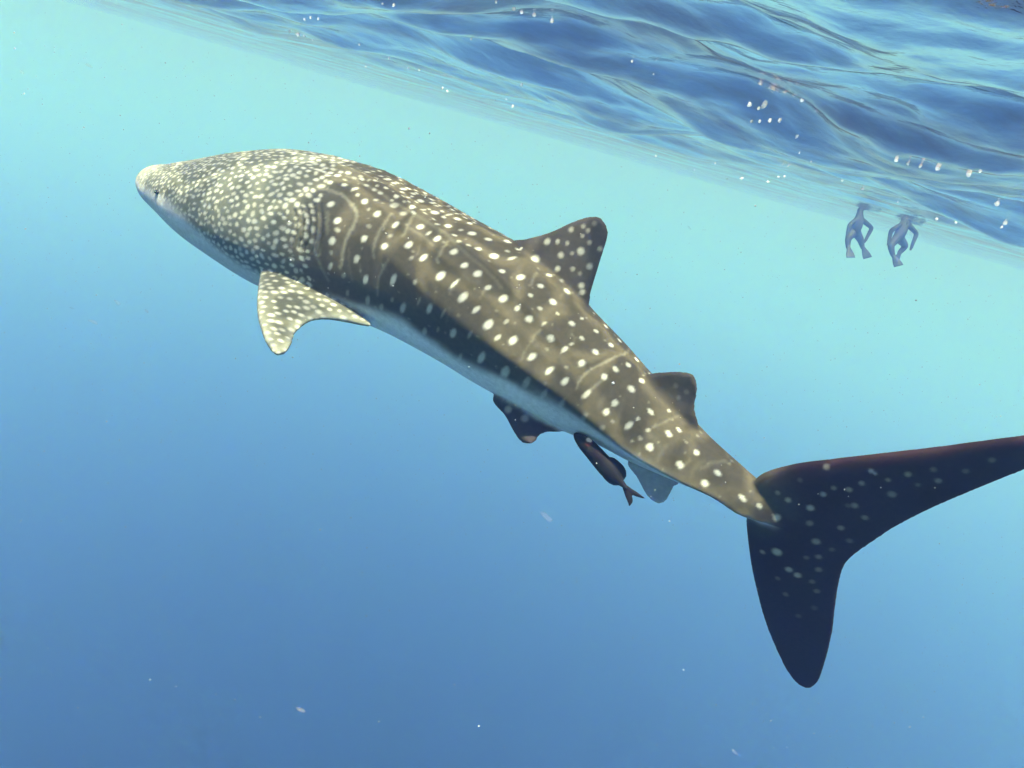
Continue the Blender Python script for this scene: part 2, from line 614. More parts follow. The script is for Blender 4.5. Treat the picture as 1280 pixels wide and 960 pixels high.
# large spots traced in photo pixels: x, y, half-length along the body, half-length across, strength
SPOTS = '''390,202,4,2,.9 401,213,3.5,4,.8 402,222,4,2.8,.8 421,219,4.2,3.2,1 412,228,4.5,3,.9 430,231,4.2,3.2,.9 436,216,4.4,2.6,.9 451,220,3.6,1.8,.7 452,224,4,2,.8
466,214,3,2.6,.8 470,226,3.2,2.2,.8 487,224,3.6,2.8,.9 496,228,3.2,2.2,.7 459,232,4,1.8,.8 472,232,2.6,1.8,.6 482,235,3.4,2.4,.9 504,236,4,3,1 520,241,3.4,2.4,.8 496,245,4.2,3,1
511,247,2.6,2,.6 505,252,2.6,1.8,.6 526,251,4.4,3.4,1 516,258,4.2,3,1 444,236,3,5,.7 447,244,3,3,.6 456,252,4.6,4.4,1 476,241,3.6,2.6,.7 470,250,2.6,3.2,.5 493,257,5.5,5,.6 503,267,4.5,4,.4
462,261,2.4,3,.4 472,268,5,5.4,1 461,282,4.5,3.4,.35 455,298,5,5.8,1 494,281,4,5.8,1 487,295,3,3.4,.3 481,308,4.5,5.4,.9 526,284,4.6,4.8,1 535,292,2.4,4.4,.8 511,306,5,6.4,1
396,250,4.2,3.8,.9 413,255,5,5,1 422,276,5.2,5.6,1 422,288,5,3.6,.5 416,301,5,6.4,1 382,236,4,3.4,.9 542,253,2.8,2.2,.8 544,266,4.8,3.8,1 529,262,2,4.2,.5 561,268,2,5.4,.5
572,274,4.6,2.8,.9 587,279,3.2,2.2,.8 561,283,4.4,3.6,1 547,280,3.2,2.6,.6 576,287,2.6,2.6,.6 568,294,3.6,2.2,.7 591,292,5.4,4,1 574,302,3,2.6,.5 585,306,3.4,2.4,.6 599,311,4.2,3.4,.9
611,299,4.6,2.8,.9 635,302,4.4,3.2,.9 652,309,3.2,2.8,.9 618,320,5.6,5,1 634,314,2.8,2.6,.5 641,323,3,6,.7 628,339,4.2,3.4,1 546,299,4.6,5.2,1 530,322,4.4,6.4,1 567,315,4.8,5.4,1
581,331,4.4,5.2,1 514,322,3,4,.4 598,342,5,6,1 445,323,5,6.2,1 414,315,3,3.6,.3 414,333,3,6,.6 456,350,4.6,7,.9 429,345,3,4.5,.35 492,350,4.4,9,.9 519,352,3.4,4.4,.5 460,376,4,7.5,.5
477,384,4,5,.4 504,386,4.6,8,.7 490,375,3,4,.3 524,377,2,7,.25 537,386,4.6,8,.8 434,366,3,5,.3 530,415,4.6,6,.5 550,344,5.4,8,1 567,355,2.4,9.5,.9 579,371,5.4,9,1 596,387,3.8,7.4,.9
611,405,5.8,8.8,1 611,359,4,5,.9 651,346,5,6,1 676,357,4.4,4,.9 629,373,5.4,6.4,1 646,385,3.8,5.2,.8 662,398,5.6,6,1 662,369,4,3,.8 632,403,2.6,5,.5 622,422,3.4,6,.7 641,426,5.4,8.4,1
665,447,4.8,7.6,1 554,392,2.4,8,.3 566,417,5,7.4,.85 587,418,3,6.6,.4 531,416,4,6,.3 602,447,5,9.5,.8 574,447,3.4,7,.4 547,412,3,4.5,.25 684,302,4.2,4,.9 669,324,5,5.2,1 687,344,3.4,3.4,.8
690,377,6,4.4,1 674,386,4,3.2,.6 715,404,5.6,3.6,1 697,393,4,2,.5 680,405,2.4,5.5,.5 727,398,2.6,2.2,.9 746,414,4.6,2.4,.9 727,423,4.6,3,.9 689,422,6.2,5.4,1 706,437,3.6,7,.9 714,430,2.6,3.6,.7
764,432,4.6,2.8,1 744,439,5.6,3.8,1 726,454,5,6,1 786,456,4.6,3,1 770,462,5.4,3.6,1 756,472,5,5,1 686,464,4.2,8.4,1 706,477,4.6,7.6,1 734,493,3.8,9.5,.85 803,476,4.4,3.4,.9 789,487,6,4.6,1
768,505,4.8,6,1 680,492,4,9.5,.4 702,504,4,8.5,.35 729,522,4,7,.3 753,535,4,6.5,.25 631,465,6,9,.8 657,479,5,10.5,.5 759,515,4.8,6.2,.9 813,515,6.6,3.2,1 786,533,4.4,8,.9 796,523,2.8,3.6,.8
810,537,3.2,3.6,.6 835,543,6.2,3.8,1 849,538,5.2,2.4,.9 836,514,3.2,2,.9 813,559,6,6.2,1 800,547,4,3.4,.4 851,581,6.4,5.2,1 871,566,5.2,4,1 898,592,6.2,4,1 881,604,6,5.4,1 857,552,4,1.6,.4
928,622,7.5,3.4,.9 950,632,4.4,3.8,.8 790,552,2,2,.6'''
FIN_SPOTS = '''697,336,3.4,.7 701,319,3.8,.6 726,314,4.6,.75 715,317,2.4,.4 716,336,3,.45 737,333,4,.55 727,357,3.8,.7 728,365,3.6,.7 709,364,4.8,.9 697,302,3,.6 709,304,2.6,.5 737,303,3,.4 725,342,2.6,.3
702,351,2.6,.3 714,287,3.4,.55 729,283,3,.4 735,288,3,.4 728,295,2.6,.4 743,279,3.4,.25 750,311,3.2,.5 845,482,3.4,.12 858,490,3.4,.15 848,497,3,.12 635,512,4.8,.45 656,523,5,.4
971,647,4.8,.6 972,616,3.2,.35 985,625,3.8,.5 1013,635,4.6,.55 1012,654,4.4,.3 1029,618,3.8,.4 1042,610,3.4,.3 1061,612,3.8,.4 1077,604,3.6,.35 1068,632,4.4,.32 1081,647,4,.32 1051,660,4,.36
1062,676,4,.2 1020,677,5,.4 971,690,6,.65 953,690,3.4,.4 986,712,4.4,.5 997,719,4.4,.55 1023,696,3.8,.28 1023,712,4.2,.25 1008,697,3.4,.18 1015,727,3.6,.2 1021,739,3.8,.2 1040,687,3.6,.14
972,723,3.4,.16 982,743,3.6,.18 1173,601,4,.35 1167,587,3.6,.22 1135,593,4,.35 1115,618,5,.32 1240,575,4,.2 1207,589,3.8,.2 1089,589,3.4,.5 1094,592,2.6,.5 1110,600,3,.3 1147,606,3,.16 1033,584,4,.3
1000,600,3.4,.14 1060,632,3.6,.12 1018,760,4,.1 998,770,3.6,.1'''
taken = []
for w_ in SPOTS.split():
    x, y, a_, b_, s_ = map(float, w_.split(','))
    h = hit(x, y)
    if h is None:
        continue
    p, vi, nr = h
    m = px_m(np.dot(p, fwd))
    if part_of[vi] == 0:
        # undo foreshortening across the body
        vdir = unit(p)
        E = body_E[kb.find(p)[1]]
        ca = max(math.sqrt(max(1 - np.dot(E, vdir) ** 2, 0)), .42)
        taken.append((vS[vi], vA[vi], max(a_, b_) * m))
        f_ = .86 if x < 640 else .80
        paint_skin(vS[vi], vA[vi], f_ * a_ * m, f_ * b_ * m / ca, s_, .15)
    else:
        paint_fin(p, (a_ + b_) / 2 * m, s_)
for w_ in FIN_SPOTS.split():
    x, y, a_, s_ = map(float, w_.split(','))
    h = hit(x, y)
    if h is not None:
        paint_fin(h[0], a_ * px_m(np.dot(h[0], fwd)), s_)

# pale stripes between the columns of spots; lit ridge crest and broad caustic ripples painted in
linew = np.zeros(nv)
LINES = [('399,235 407,237 415,239 427,243 434,249 440,257 446,265 445,275 441,283 437,290 433,300 430,310 428,318 426,335', 1.9, .95),
         ('489,267 480,280 474,289 471,296 468,304 466,312 467,322', 1.7, .7), ('517,270 510,282 504,295', 1.6, .7),
         ('399,267 398,282 397,302 399,318', 2.4, .7), ('410,265 409,278 409,291', 2.0, .6), ('391,285 391,300 394,316 401,334 410,350', 1.8, .55),
         ('485,325 479,336 474,345 472,358 472,370', 1.6, .6), ('560,302 551,314 546,325', 1.5, .7), ('574,349 567,357 562,367', 1.6, .5),
         ('434,220 447,226 461,234 475,240 487,250 505,260 520,268 529,274 541,282 556,291 570,305 585,319 600,331 617,347 627,360', 1.7, .45),
         ('514,286 531,297 542,307', 1.8, .35), ('782,441 770,446 760,451 742,460 733,466 727,472 720,485', 1.3, .7),
         ('755,474 747,480 740,486', 1.4, .6), ('671,341 666,350 663,357', 1.5, .6), ('700,372 708,360', 1.0, .2),
         ('716,429 720,421', 1.6, .4), ('676,412 668,420 664,428', 1.4, .5), ('662,430 655,440 652,450', 1.4, .35), ('606,362 600,372', 1.2, .4),
         ('848,520 838,524 826,530 815,534', 1.1, .4), ('862,575 850,588', 1.6, .3), ('880,575 868,585 862,596', 2.2, .35), ('907,576 890,578 876,586', 1.8, .35),
         ('833,557 826,566 822,575', 2.0, .4), ('806,540 814,546 822,553 826,562', 3.0, .38), ('604,338 596,346 590,350', 4.5, .28), ('580,342 588,348 598,354', 4.5, .28),
         ('765,492 752,500 748,510', 2.4, .35), ('780,500 775,515 772,528', 2.6, .35), ('700,447 704,456 710,464', 2.6, .25), ('715,412 712,420', 2.2, .3),
         ('436,310 436,330 440,350', 1.3, .25), ('450,330 452,345', 1.2, .2), ('525,305 522,318', 1.2, .25), ('545,360 543,380', 1.4, .15), ('562,385 558,405', 1.3, .2)]


def polyline(txt, step=1.2):
    P = np.array([list(map(float, q.split(','))) for q in txt.split()])
    out = []
    for a, b in zip(P[:-1], P[1:]):
        n = max(int(np.linalg.norm(b - a) / step), 1)
        out += [a + (b - a) * t / n for t in range(n)]
    return out + [P[-1]]


for txt, wd, st in LINES:
    if wd >= 2.0 and float(txt.split(',')[0]) > 560:  # broad rear lines are painted sunlight ripples, kept fainter
        st *= .5
    for x, y in polyline(txt):
        h = hit(x, y)
        if h is None:
            continue
        p, vi, nr = h
        m = px_m(np.dot(p, fwd))
        if part_of[vi] != 0:
            continue
        s, a = vS[vi], vA[vi]
        r = wd * m
        for c_, i, d_ in sk.find_range((s, a, 0), r * 1.7 + .006):
            w = st * (1 - min(max((d_ - r * .35) / (r + .004), 0), 1))
            if w > linew[i]:
                linew[i] = w


# five gill slits on each side: narrow grooves in the skin
gillw = np.zeros(nv)
for k in range(5):
    for x, y in polyline('%f,%f %f,%f %f,%f %f,%f' % (368 + 8 * k, 262 - 2 * k, 371 + 8 * k, 276, 370 + 8 * k, 292, 365 + 8 * k, 306 + 3 * k)):
        h = hit(x, y)
        if h is None or part_of[h[1]] != 0:
            continue
        for c_, i, d_ in sk.find_range((vS[h[1]], vA[h[1]], 0), .02):
            gillw[i] = max(gillw[i], 1 - min(max((d_ - .002) / .010, 0), 1))
vn = np.empty(nv * 3); skin.vertices.foreach_get('normal', vn); vn = vn.reshape(-1, 3)
co = co - vn * (gillw * .009)[:, None]
skin.vertices.foreach_set('co', co.ravel())
skin.update()


# procedural spots: dense on the head, small ones on the rest
def scatter_skin(n, gap, cond, size, strength, seed, grow=1.25):
    r = np.random.default_rng(seed)
    pts = []
    cell = {}
    cand = r.integers(0, len(bi), n)
    for c in cand:
        i = bi[c]
        if not cond(i):
            continue
        s, a = vS[i], vA[i]
        g = gap(i)
        kx, ky = int(s / .05), int(a / .05)
        ok = True
        rad = int(g / .05) + 1
        for dx in range(-rad, rad + 1):
            for dy in range(-rad, rad + 1):
                for q in cell.get((kx + dx, ky + dy), ()):
                    if (q[0] - s) ** 2 + (q[1] - a) ** 2 < g * g:
                        ok = False
                        break
                if not ok:
                    break
            if not ok:
                break
        if not ok:
            continue
        cell.setdefault((kx, ky), []).append((s, a))
        z = size(i) * r.uniform(.75, grow)
        el = r.uniform(.85, 1.4)
        paint_skin(s, a, z * el, z / el, strength * r.uniform(.6, 1.0), r.uniform(-.4, .4))


def head_gap(i):
    return .0215 + .0155 * float(np.clip(vS[i] / S_HEAD, 0, 1.2))


scatter_skin(26000, head_gap, lambda i: vS[i] < S_HEAD + .19 * min(vT[i] / 70, 1) + .05 * n1[i] and vT[i] < theta_v[i] + 4, lambda i: .0082 + .0072 * min(max(vS[i] / S_HEAD, 0), 1.1), .95, 5)
TA = np.array(taken)


def free_of_big(i, extra):
    return np.all((TA[:, 0] - vS[i]) ** 2 + (TA[:, 1] - vA[i]) ** 2 > (TA[:, 2] + extra) ** 2)


scatter_skin(9000, lambda i: .048 + .02 * max(vS[i] - S_HEAD, 0), lambda i: S_HEAD - .02 < vS[i] < S_HEAD + .75 and vT[i] < 26 and free_of_big(i, .016), lambda i: .0105, .8, 18)
scatter_skin(7000, lambda i: .12, lambda i: S_HEAD + .02 < vS[i] < S_HEAD + 3.2 and vT[i] < theta_v[i] and free_of_big(i, .02), lambda i: .0075, .28, 8)

# left and right pectoral fins: rows of dense small spots
pi_ = np.nonzero(part_of == 5)[0]
rp = np.random.default_rng(4)
got = []
for i in rp.permutation(pi_)[:9000]:
    p = co[i]
    if got:
        q = np.array(got)
        if np.min(((q - p) ** 2).sum(1)) < .040 ** 2:
            continue
    got.append(p)
spandir = unit((pg[-1].mean(0) - pg[10].mean(0)))
for p in got:
    rr = rp.uniform(.011, .018)
    st = rp.uniform(.55, .9)
    for c_, i, d_ in tree_all.find_range(p, rr * 2):
        if part_of[i] != 5:
            continue
        dv = co[i] - p
        sp = np.dot(dv, spandir)
        q = math.sqrt(max(d_ * d_ - sp * sp, 0) / (rr * 1.25) ** 2 + (sp / (rr * .8)) ** 2)
        w = st * (1 - min(max((q - .55) / .65, 0), 1))
        if w > spotw[i]:
            spotw[i] = w
# pale rims of the pectoral fins
pv = part_of == 5
rim = np.vstack([pg[14:, 0], pg[14:, 25], np.array([mirror(pg[i], ip)[[0, 25]] for i in range(14, len(pg))]).reshape(-1, 3)])
kr = KDTree(len(rim))
for i, v in enumerate(rim):
    kr.insert(v, i)
kr.balance()
rw = np.zeros(nv)
for i in np.nonzero(pv)[0]:
    rw[i] = kr.find(co[i])[2]
mixin(np.where(pv, .55 * (1 - sstep(.01, .07, rw)), 0), (.30, .31, .24))

mixin(np.clip(linew, 0, 1) * .8, LINE)
mixin(np.clip(spotw, 0, 1) * (1 - .5 * gillw), SPOT)
mixin(.4 * gillw, (.02, .02, .018))

# pale belly, broken edge
nbel = vnoise(co, 9, 11)
edge = theta_v + 5 * nbel
wv = sstep(-4, 9, vT - edge) * isb * (1 - sstep(s_tail[0], s_tail[1], vS))
tailward = sstep(float(np.interp(690, ctr_px[:, 0], axial)), float(np.interp(760, ctr_px[:, 0], axial)), vS)
mixin(soft(np.clip(wv, 0, 1)) * (1 - .25 * headness), BELLY)
wk = np.clip(sstep(-2, 6, vT - keel_v - 6) * isb * tailward, 0, 1) * (1 - sstep(s_tail[0], s_tail[1], vS))
mixin(soft(wk) * .75, BELLY * .75)

pig = np.clip(pig, .008, .8)
ca_ = skin.color_attributes.new('pigment', 'FLOAT_COLOR', 'POINT')
ca_.data.foreach_set('color', np.hstack([pig, np.ones((nv, 1))]).ravel())

m, nt, p = new_mat('whale_shark_skin')
at_ = nt.nodes.new('ShaderNodeAttribute'); at_.attribute_name = 'pigment'
nz = nt.nodes.new('ShaderNodeTexNoise'); nz.inputs['Scale'].default_value = 38; nz.inputs['Detail'].default_value = 6
tc = nt.nodes.new('ShaderNodeTexCoord')
mr = nt.nodes.new('ShaderNodeMapRange'); mr.inputs[3].default_value = .88; mr.inputs[4].default_value = 1.12
mr.inputs[1].default_value = .3; mr.inputs[2].default_value = .7
mul = nt.nodes.new('ShaderNodeMix'); mul.data_type = 'RGBA'; mul.blend_type = 'MULTIPLY'; mul.inputs[0].default_value = 1
bp = nt.nodes.new('ShaderNodeBump'); bp.inputs['Strength'].default_value = .12; bp.inputs['Distance'].default_value = .01
L = nt.links.new
L(tc.outputs['Object'], nz.inputs['Vector'])
L(nz.outputs[0], mr.inputs[0])
L(at_.outputs['Color'], mul.inputs[6]); L(mr.outputs[0], mul.inputs[7])
L(mul.outputs[2], p.inputs['Base Color'])
L(nz.outputs[0], bp.inputs['Height']); L(bp.outputs[0], p.inputs['Normal'])
p.inputs['Roughness'].default_value = .62
p.inputs['Specular IOR Level'].default_value = .04
skin.materials.clear()
skin.materials.append(m)
skin.name = 'whale_shark'
shark = bpy.data.objects.new('whale_shark', skin)
col.objects.link(shark)
tag(shark, 'large spotted grey brown shark swimming just below the water surface', 'shark')

me_, nte, pe = new_mat('eye_wet')
nze = nte.nodes.new('ShaderNodeTexNoise'); nze.inputs['Scale'].default_value = 60
rpe = nte.nodes.new('ShaderNodeValToRGB')
rpe.color_ramp.elements[0].color = (.008, .008, .01, 1); rpe.color_ramp.elements[1].color = (.02, .02, .022, 1)
nte.links.new(nze.outputs[0], rpe.inputs[0]); nte.links.new(rpe.outputs[0], pe.inputs['Base Color'])
pe.inputs['Roughness'].default_value = .15
eh = hit(197, 240.5)
if eh is not None:
    ie = int(np.argmin(np.abs(axial - vS[eh[1]])))
    for pos in (eh[0], mirror(eh[0][None], ie)[0]):
        eb = bmesh.new()
        bmesh.ops.create_uvsphere(eb, u_segments=16, v_segments=10, radius=.017)
        for f in eb.faces:
            f.smooth = True
        em = bpy.data.meshes.new('eye'); eb.to_mesh(em); eb.free(); em.materials.append(me_)
        eo = bpy.data.objects.new('eye', em); col.objects.link(eo)
        eo.location = pos; eo.scale = (1.3, 1, .8); eo.parent = shark


# ------------------------------------------------------------------ remora
def fused(name, groups, voxel, it=5):
    V, Fc, off = [], [], 0
    for v, f in groups:
        V.append(np.asarray(v)); Fc += [tuple(i + off for i in q) for q in f]; off += len(v)
    s = mesh_obj(name + '_source', np.vstack(V), Fc)
    md = s.modifiers.new('fuse', 'REMESH'); md.mode = 'VOXEL'; md.voxel_size = voxel
    dg = bpy.context.evaluated_depsgraph_get(); dg.update()
    me = bpy.data.meshes.new_from_object(s.evaluated_get(dg))
    bpy.data.objects.remove(s)
    bm = bmesh.new(); bm.from_mesh(me)
    for _ in range(it):
        bmesh.ops.smooth_vert(bm, verts=bm.verts, factor=.4, use_axis_x=True, use_axis_y=True, use_axis_z=True)
    bm.to_mesh(me); bm.free()
    me.polygons.foreach_set('use_smooth', [True] * len(me.polygons))
    me.materials.clear()
    return me


def build_remora():
    d0 = depth_at_px(745) - .27
    P = [(718, 541, .8), (720, 543.5, 3.8), (724, 547.5, 6.2), (731, 554, 8.6), (741, 564.5, 9.6), (751, 576, 10.2), (760, 586, 10.5), (767, 594, 8.5), (774, 601, 5), (780, 607, 3.0), (784, 611, 2.2)]
    A = catmull(P, 60)
    c = np.array([at(a[0], a[1], d0 + .10 * (1 - i / 59)) for i, a in enumerate(A)])
    tg = np.gradient(c, axis=0)
    rows = []
    for i in range(60):
        T_ = unit(tg[i]); W_ = unit(-c[i] - np.dot(-c[i], T_) * T_); N_ = np.cross(T_, W_)
        r = A[i, 2] * d0 / F
        q = np.linspace(0, 2 * math.pi, 24, endpoint=False)
        r *= 1.12
        rows.append(c[i] + r * np.cos(q)[:, None] * N_ + .78 * r * np.sin(q)[:, None] * W_)
    g = [loft_grid(rows)]
    n = unit(-c[30])

    def flat(px):
        le = np.array([at(a[0], a[1], d0 + .03) for a in px]); te = np.array([at(a[2], a[3], d0 + .03) for a in px])
        g.append(loft_grid(fin_rings(le, te, [.004] * len(px), 20, 14, .0035, nrm=n)))
    flat([(757, 572, 774, 600), (766, 571.5, 780, 600), (774, 577, 783, 595), (780, 583, 783, 589)])          # dorsal
    flat([(751, 576, 772, 600), (750, 586, 776, 606), (754, 597, 772, 607), (761, 604, 767, 607)])        # anal
    flat([(779, 603, 777, 607), (787, 609, 780, 614), (797, 615.5, 789, 618), (803, 620, 796, 621), (807, 623, 803, 623)])   # tail, upper
    flat([(779, 605, 777, 606), (785, 612, 779, 613), (790, 620, 782, 622), (791, 627, 785, 629), (787, 633, 786, 633)])     # tail, lower
    flat([(735, 560, 748, 572), (733, 566, 745, 574), (738, 571, 744, 575)])                                  # side fin
    me = fused('remora', g, .0042)
    n_ = len(me.vertices)
    v = np.empty(n_ * 3); me.vertices.foreach_get('co', v); v = v.reshape(-1, 3)
    pg_ = np.tile(np.array((.009, .0065, .009)), (n_, 1)) * (1 + .25 * vnoise(v, 18, 3))[:, None]
    for x, y, r, colr, w in ((736, 553, 5.5, (.10, .02, .015), .7), (735.5, 549.5, 3.2, (.75, .62, .5), .95), (738, 551, 2.4, (.75, .62, .5), .9), (748, 567, 7, (.03, .014, .016), .4)):  # reddish blotch, with a white highlight painted into the pigment
        dd_ = ray(x, y) * (d0 + .06)
        s_ = np.linalg.norm(np.cross(v, unit(dd_)), axis=1) / (r * d0 / F)
        ww = w * (1 - sstep(.5, 1.15, s_))[:, None]
        pg_ = pg_ * (1 - ww) + np.array(colr) * ww
    ca = me.color_attributes.new('pigment', 'FLOAT_COLOR', 'POINT')
    ca.data.foreach_set('color', np.hstack([np.clip(pg_, .008, 1), np.ones((n_, 1))]).ravel())
    m, nt, p = new_mat('remora_skin')
    a = nt.nodes.new('ShaderNodeAttribute'); a.attribute_name = 'pigment'
    nz = nt.nodes.new('ShaderNodeTexNoise'); nz.inputs['Scale'].default_value = 90
    b = nt.nodes.new('ShaderNodeBump'); b.inputs['Strength'].default_value = .1; b.inputs['Distance'].default_value = .004
    nt.links.new(nz.outputs[0], b.inputs['Height']); nt.links.new(b.outputs[0], p.inputs['Normal'])
    nt.links.new(a.outputs['Color'], p.inputs['Base Color']); p.inputs['Roughness'].default_value = .6; p.inputs['Specular IOR Level'].default_value = .08
    me.materials.append(m); me.name = 'remora_fish'
    o = bpy.data.objects.new('remora_fish', me); col.objects.link(o)
    tag(o, 'small dark fish with forked tail swimming under the shark\'s belly', 'fish')


build_remora()


# ------------------------------------------------------------------ two far swimmers treading water
def swimmer_materials():
    m, nt, p = new_mat('swimsuit_and_skin')
    tc = nt.nodes.new('ShaderNodeTexCoord')
    nz = nt.nodes.new('ShaderNodeTexNoise'); nz.inputs['Scale'].default_value = 5
    r = nt.nodes.new('ShaderNodeValToRGB')
    r.color_ramp.elements[0].color = (.025, .033, .03, 1); r.color_ramp.elements[1].color = (.045, .05, .045, 1)
    nt.links.new(tc.outputs['Object'], nz.inputs['Vector'])
    nt.links.new(nz.outputs[0], r.inputs[0]); nt.links.new(r.outputs[0], p.inputs['Base Color'])
    p.inputs['Roughness'].default_value = .6
    m2, nt2, p2 = new_mat('fin_rubber')
    nz2 = nt2.nodes.new('ShaderNodeTexNoise'); nz2.inputs['Scale'].default_value = 20
    r2 = nt2.nodes.new('ShaderNodeValToRGB')
    r2.color_ramp.elements[0].color = (.02, .028, .025, 1); r2.color_ramp.elements[1].color = (.03, .038, .034, 1)
    nt2.links.new(nz2.outputs[0], r2.inputs[0]); nt2.links.new(r2.outputs[0], p2.inputs['Base Color'])
    p.inputs['Specular IOR Level'].default_value = .1
    p2.inputs['Specular IOR Level'].default_value = .1
    return m, m2


SUIT, RUBBER = swimmer_materials()


def build_swimmer(label, D0, head, chest, pelvis, arms, legs):
    def q(p, dz=0.0):
        return at(p[0], p[1], D0 + dz)
    V, E, Rd = [], [], []

    def add(p, r, parent=None):
        V.append(tuple(p)); Rd.append(r * (1.45 if r > .03 else 1.1))
        if parent is not None:
            E.append((parent, len(V) - 1))
        return len(V) - 1
    hp, cp, pp = q(head), q(chest), q(pelvis)
    pel = add(pp, .15)
    sp = add(pp * .5 + cp * .5, .135, pel)
    ch = add(cp, .2, sp)
    nk = add(cp * .42 + hp * .58, .062, ch)
    hd = add(hp, .095, nk)
    add(hp + np.array((0, 0, .12)), .08, hd)
    for el, wr, dz in arms:
        s = add(cp * .88 + q(el, dz) * .12 + np.array((0, 0, .03)), .07, ch)
        e = add(q(el, dz), .06, s)
        w = add(q(wr, dz), .04, e)
        hv = unit(np.array(V[w]) - np.array(V[e]))
        sd = unit(np.cross(hv, np.array((0, 1.0, .2))))
        h = add(np.array(V[w]) + hv * .08, .042, w)
        for k in range(4):
            f1 = add(np.array(V[h]) + hv * .055 + sd * (k - 1.5) * .02, .011, h)
            add(np.array(V[f1]) + hv * (.035 + .012 * (k in (1, 2))) + np.array((0, -.012, 0)), .009, f1)
        t1 = add(np.array(V[w]) + hv * .05 + sd * .05, .013, h)
        add(np.array(V[t1]) + hv * .035 + sd * .015, .010, t1)
    fins = []
    for kn, an, dz in legs:
        kp, ap = q(kn, dz), q(an, dz * 1.2)
        a = add(pp * .82 + kp * .18, .115, pel)
        k = add(kp, .09, a)
        n_ = add(ap, .055, k)
        dn = unit(ap - kp)
        toe = ap + dn * .10 + np.array((0, -.14, 0))
        add(toe, .038, n_)
        fins.append((ap, toe, dn))
    me = bpy.data.meshes.new('person_source')
    me.from_pydata(V, E, []); me.update()
    o = bpy.data.objects.new('person_source', me); col.objects.link(o)
    o.modifiers.new('skin', 'SKIN')
    for i, r in enumerate(Rd):
        me.skin_vertices[0].data[i].radius = (r, r)
        me.skin_vertices[0].data[i].use_root = (i == 0)
    sb = o.modifiers.new('sub', 'SUBSURF'); sb.levels = sb.render_levels = 2
    dg = bpy.context.evaluated_depsgraph_get(); dg.update()
    body = bpy.data.meshes.new_from_object(o.evaluated_get(dg))
    bpy.data.objects.remove(o)
    body.polygons.foreach_set('use_smooth', [True] * len(body.polygons))
    body.materials.clear(); body.materials.append(SUIT); body.name = 'person'
    root = bpy.data.objects.new('person', body); col.objects.link(root)
    tag(root, label, 'person', 'swimmers treading water in the distance')
    for ap, toe, dn in fins:
        sd = unit(np.cross(dn, np.array((0, -1.0, -.3))))
        ax = unit(toe - ap + dn * .12)
        P = [toe - ax * .14, toe, toe + ax * .16, toe + ax * .34]
        W = [.06, .09, .13, .15]
        le = np.array([p + sd * w for p, w in zip(P, W)]); te = np.array([p - sd * w for p, w in zip(P, W)])
        v, f = loft_grid(fin_rings(le, te, [.05, .03, .012, .004], 14, 10, .004))
        mesh_obj('swim_fin', v, f, RUBBER, root)
    ax = np.array((0, -1.0, 0)); sx = np.array((1.0, 0, 0)); sy = np.array((0, 0, 1.0))
    ring = []
    for t_ in np.linspace(.05, .12, 6):
        a_ = np.linspace(0, 2 * math.pi, 16, endpoint=False)
        w_ = .085 - .25 * abs(t_ - .085)
        ring.append(hp + np.array((0, 0, .06)) + ax * t_ + w_ * np.cos(a_)[:, None] * sx + .65 * w_ * np.sin(a_)[:, None] * sy)
    v, f = loft_grid(ring)
    mesh_obj('diving_mask', v, f, RUBBER, root)


build_swimmer('hazy person treading water with one arm bent out, beside a slightly lower swimmer', 27.0, (1076, 260), (1074, 273), (1069, 289),
              [((1062, 281), (1059, 294), -.1), ((1090, 285), (1083, 298), .1)], [((1060, 298), (1060, 309), -.15), ((1076, 300), (1078, 309), .12)])
build_swimmer('hazy person whose legs hang deepest, arm curled back towards the knees', 26.0, (1134, 265), (1132, 279), (1123, 296),
              [((1114, 288), (1111, 301), -.1), ((1146, 292), (1140, 307), .1)], [((1113, 307), (1116, 319), -.15), ((1132, 308), (1124, 316), .15)])

# ------------------------------------------------------------------ bubbles standing in for surface glints, drifting flakes and specks
dg = bpy.context.evaluated_depsgraph_get(); dg.update()
so = bpy.data.objects['water_surface']
sbvh = BVHTree.FromObject(so, dg)


def blob(r, seed, sub=2, rough=.18, flat=1.0):
    bm = bmesh.new()
    bmesh.ops.create_icosphere(bm, subdivisions=sub, radius=r)
    g_ = random.Random(seed)
    k = [Vector((g_.gauss(0, 1), g_.gauss(0, 1), g_.gauss(0, 1))) * 2.2 / r for _ in range(4)]
    ph = [g_.uniform(0, 6.28) for _ in range(4)]
    for v in bm.verts:
        s = 1 + rough * sum(math.sin(v.co.dot(a) + b) for a, b in zip(k, ph)) / 2
        v.co = v.co * s
        v.co.z *= flat
    for f in bm.faces:
        f.smooth = True
    me = bpy.data.meshes.new('blob')
    bm.to_mesh(me); bm.free()
    return me


mb, nt, p = new_mat('glint_bubble_film')  # white blobs added in place of sun glints on the surface
nz = nt.nodes.new('ShaderNodeTexNoise'); nz.inputs['Scale'].default_value = 40
rp = nt.nodes.new('ShaderNodeValToRGB')
rp.color_ramp.elements[0].color = (.72, .75, .78, 1); rp.color_ramp.elements[1].color = (.9, .9, .88, 1)
nt.links.new(nz.outputs[0], rp.inputs[0]); nt.links.new(rp.outputs[0], p.inputs['Base Color'])
p.inputs['Roughness'].default_value = .12
tl = nt.nodes.new('ShaderNodeBsdfTranslucent'); tl.inputs['Color'].default_value = (.95, .96, .95, 1)
mxs = nt.nodes.new('ShaderNodeMixShader'); mxs.inputs[0].default_value = .72
nt.links.new(p.outputs[0], mxs.inputs[1]); nt.links.new(tl.outputs[0], mxs.inputs[2])
nt.links.new(mxs.outputs[0], nt.nodes['Material Output'].inputs['Surface'])
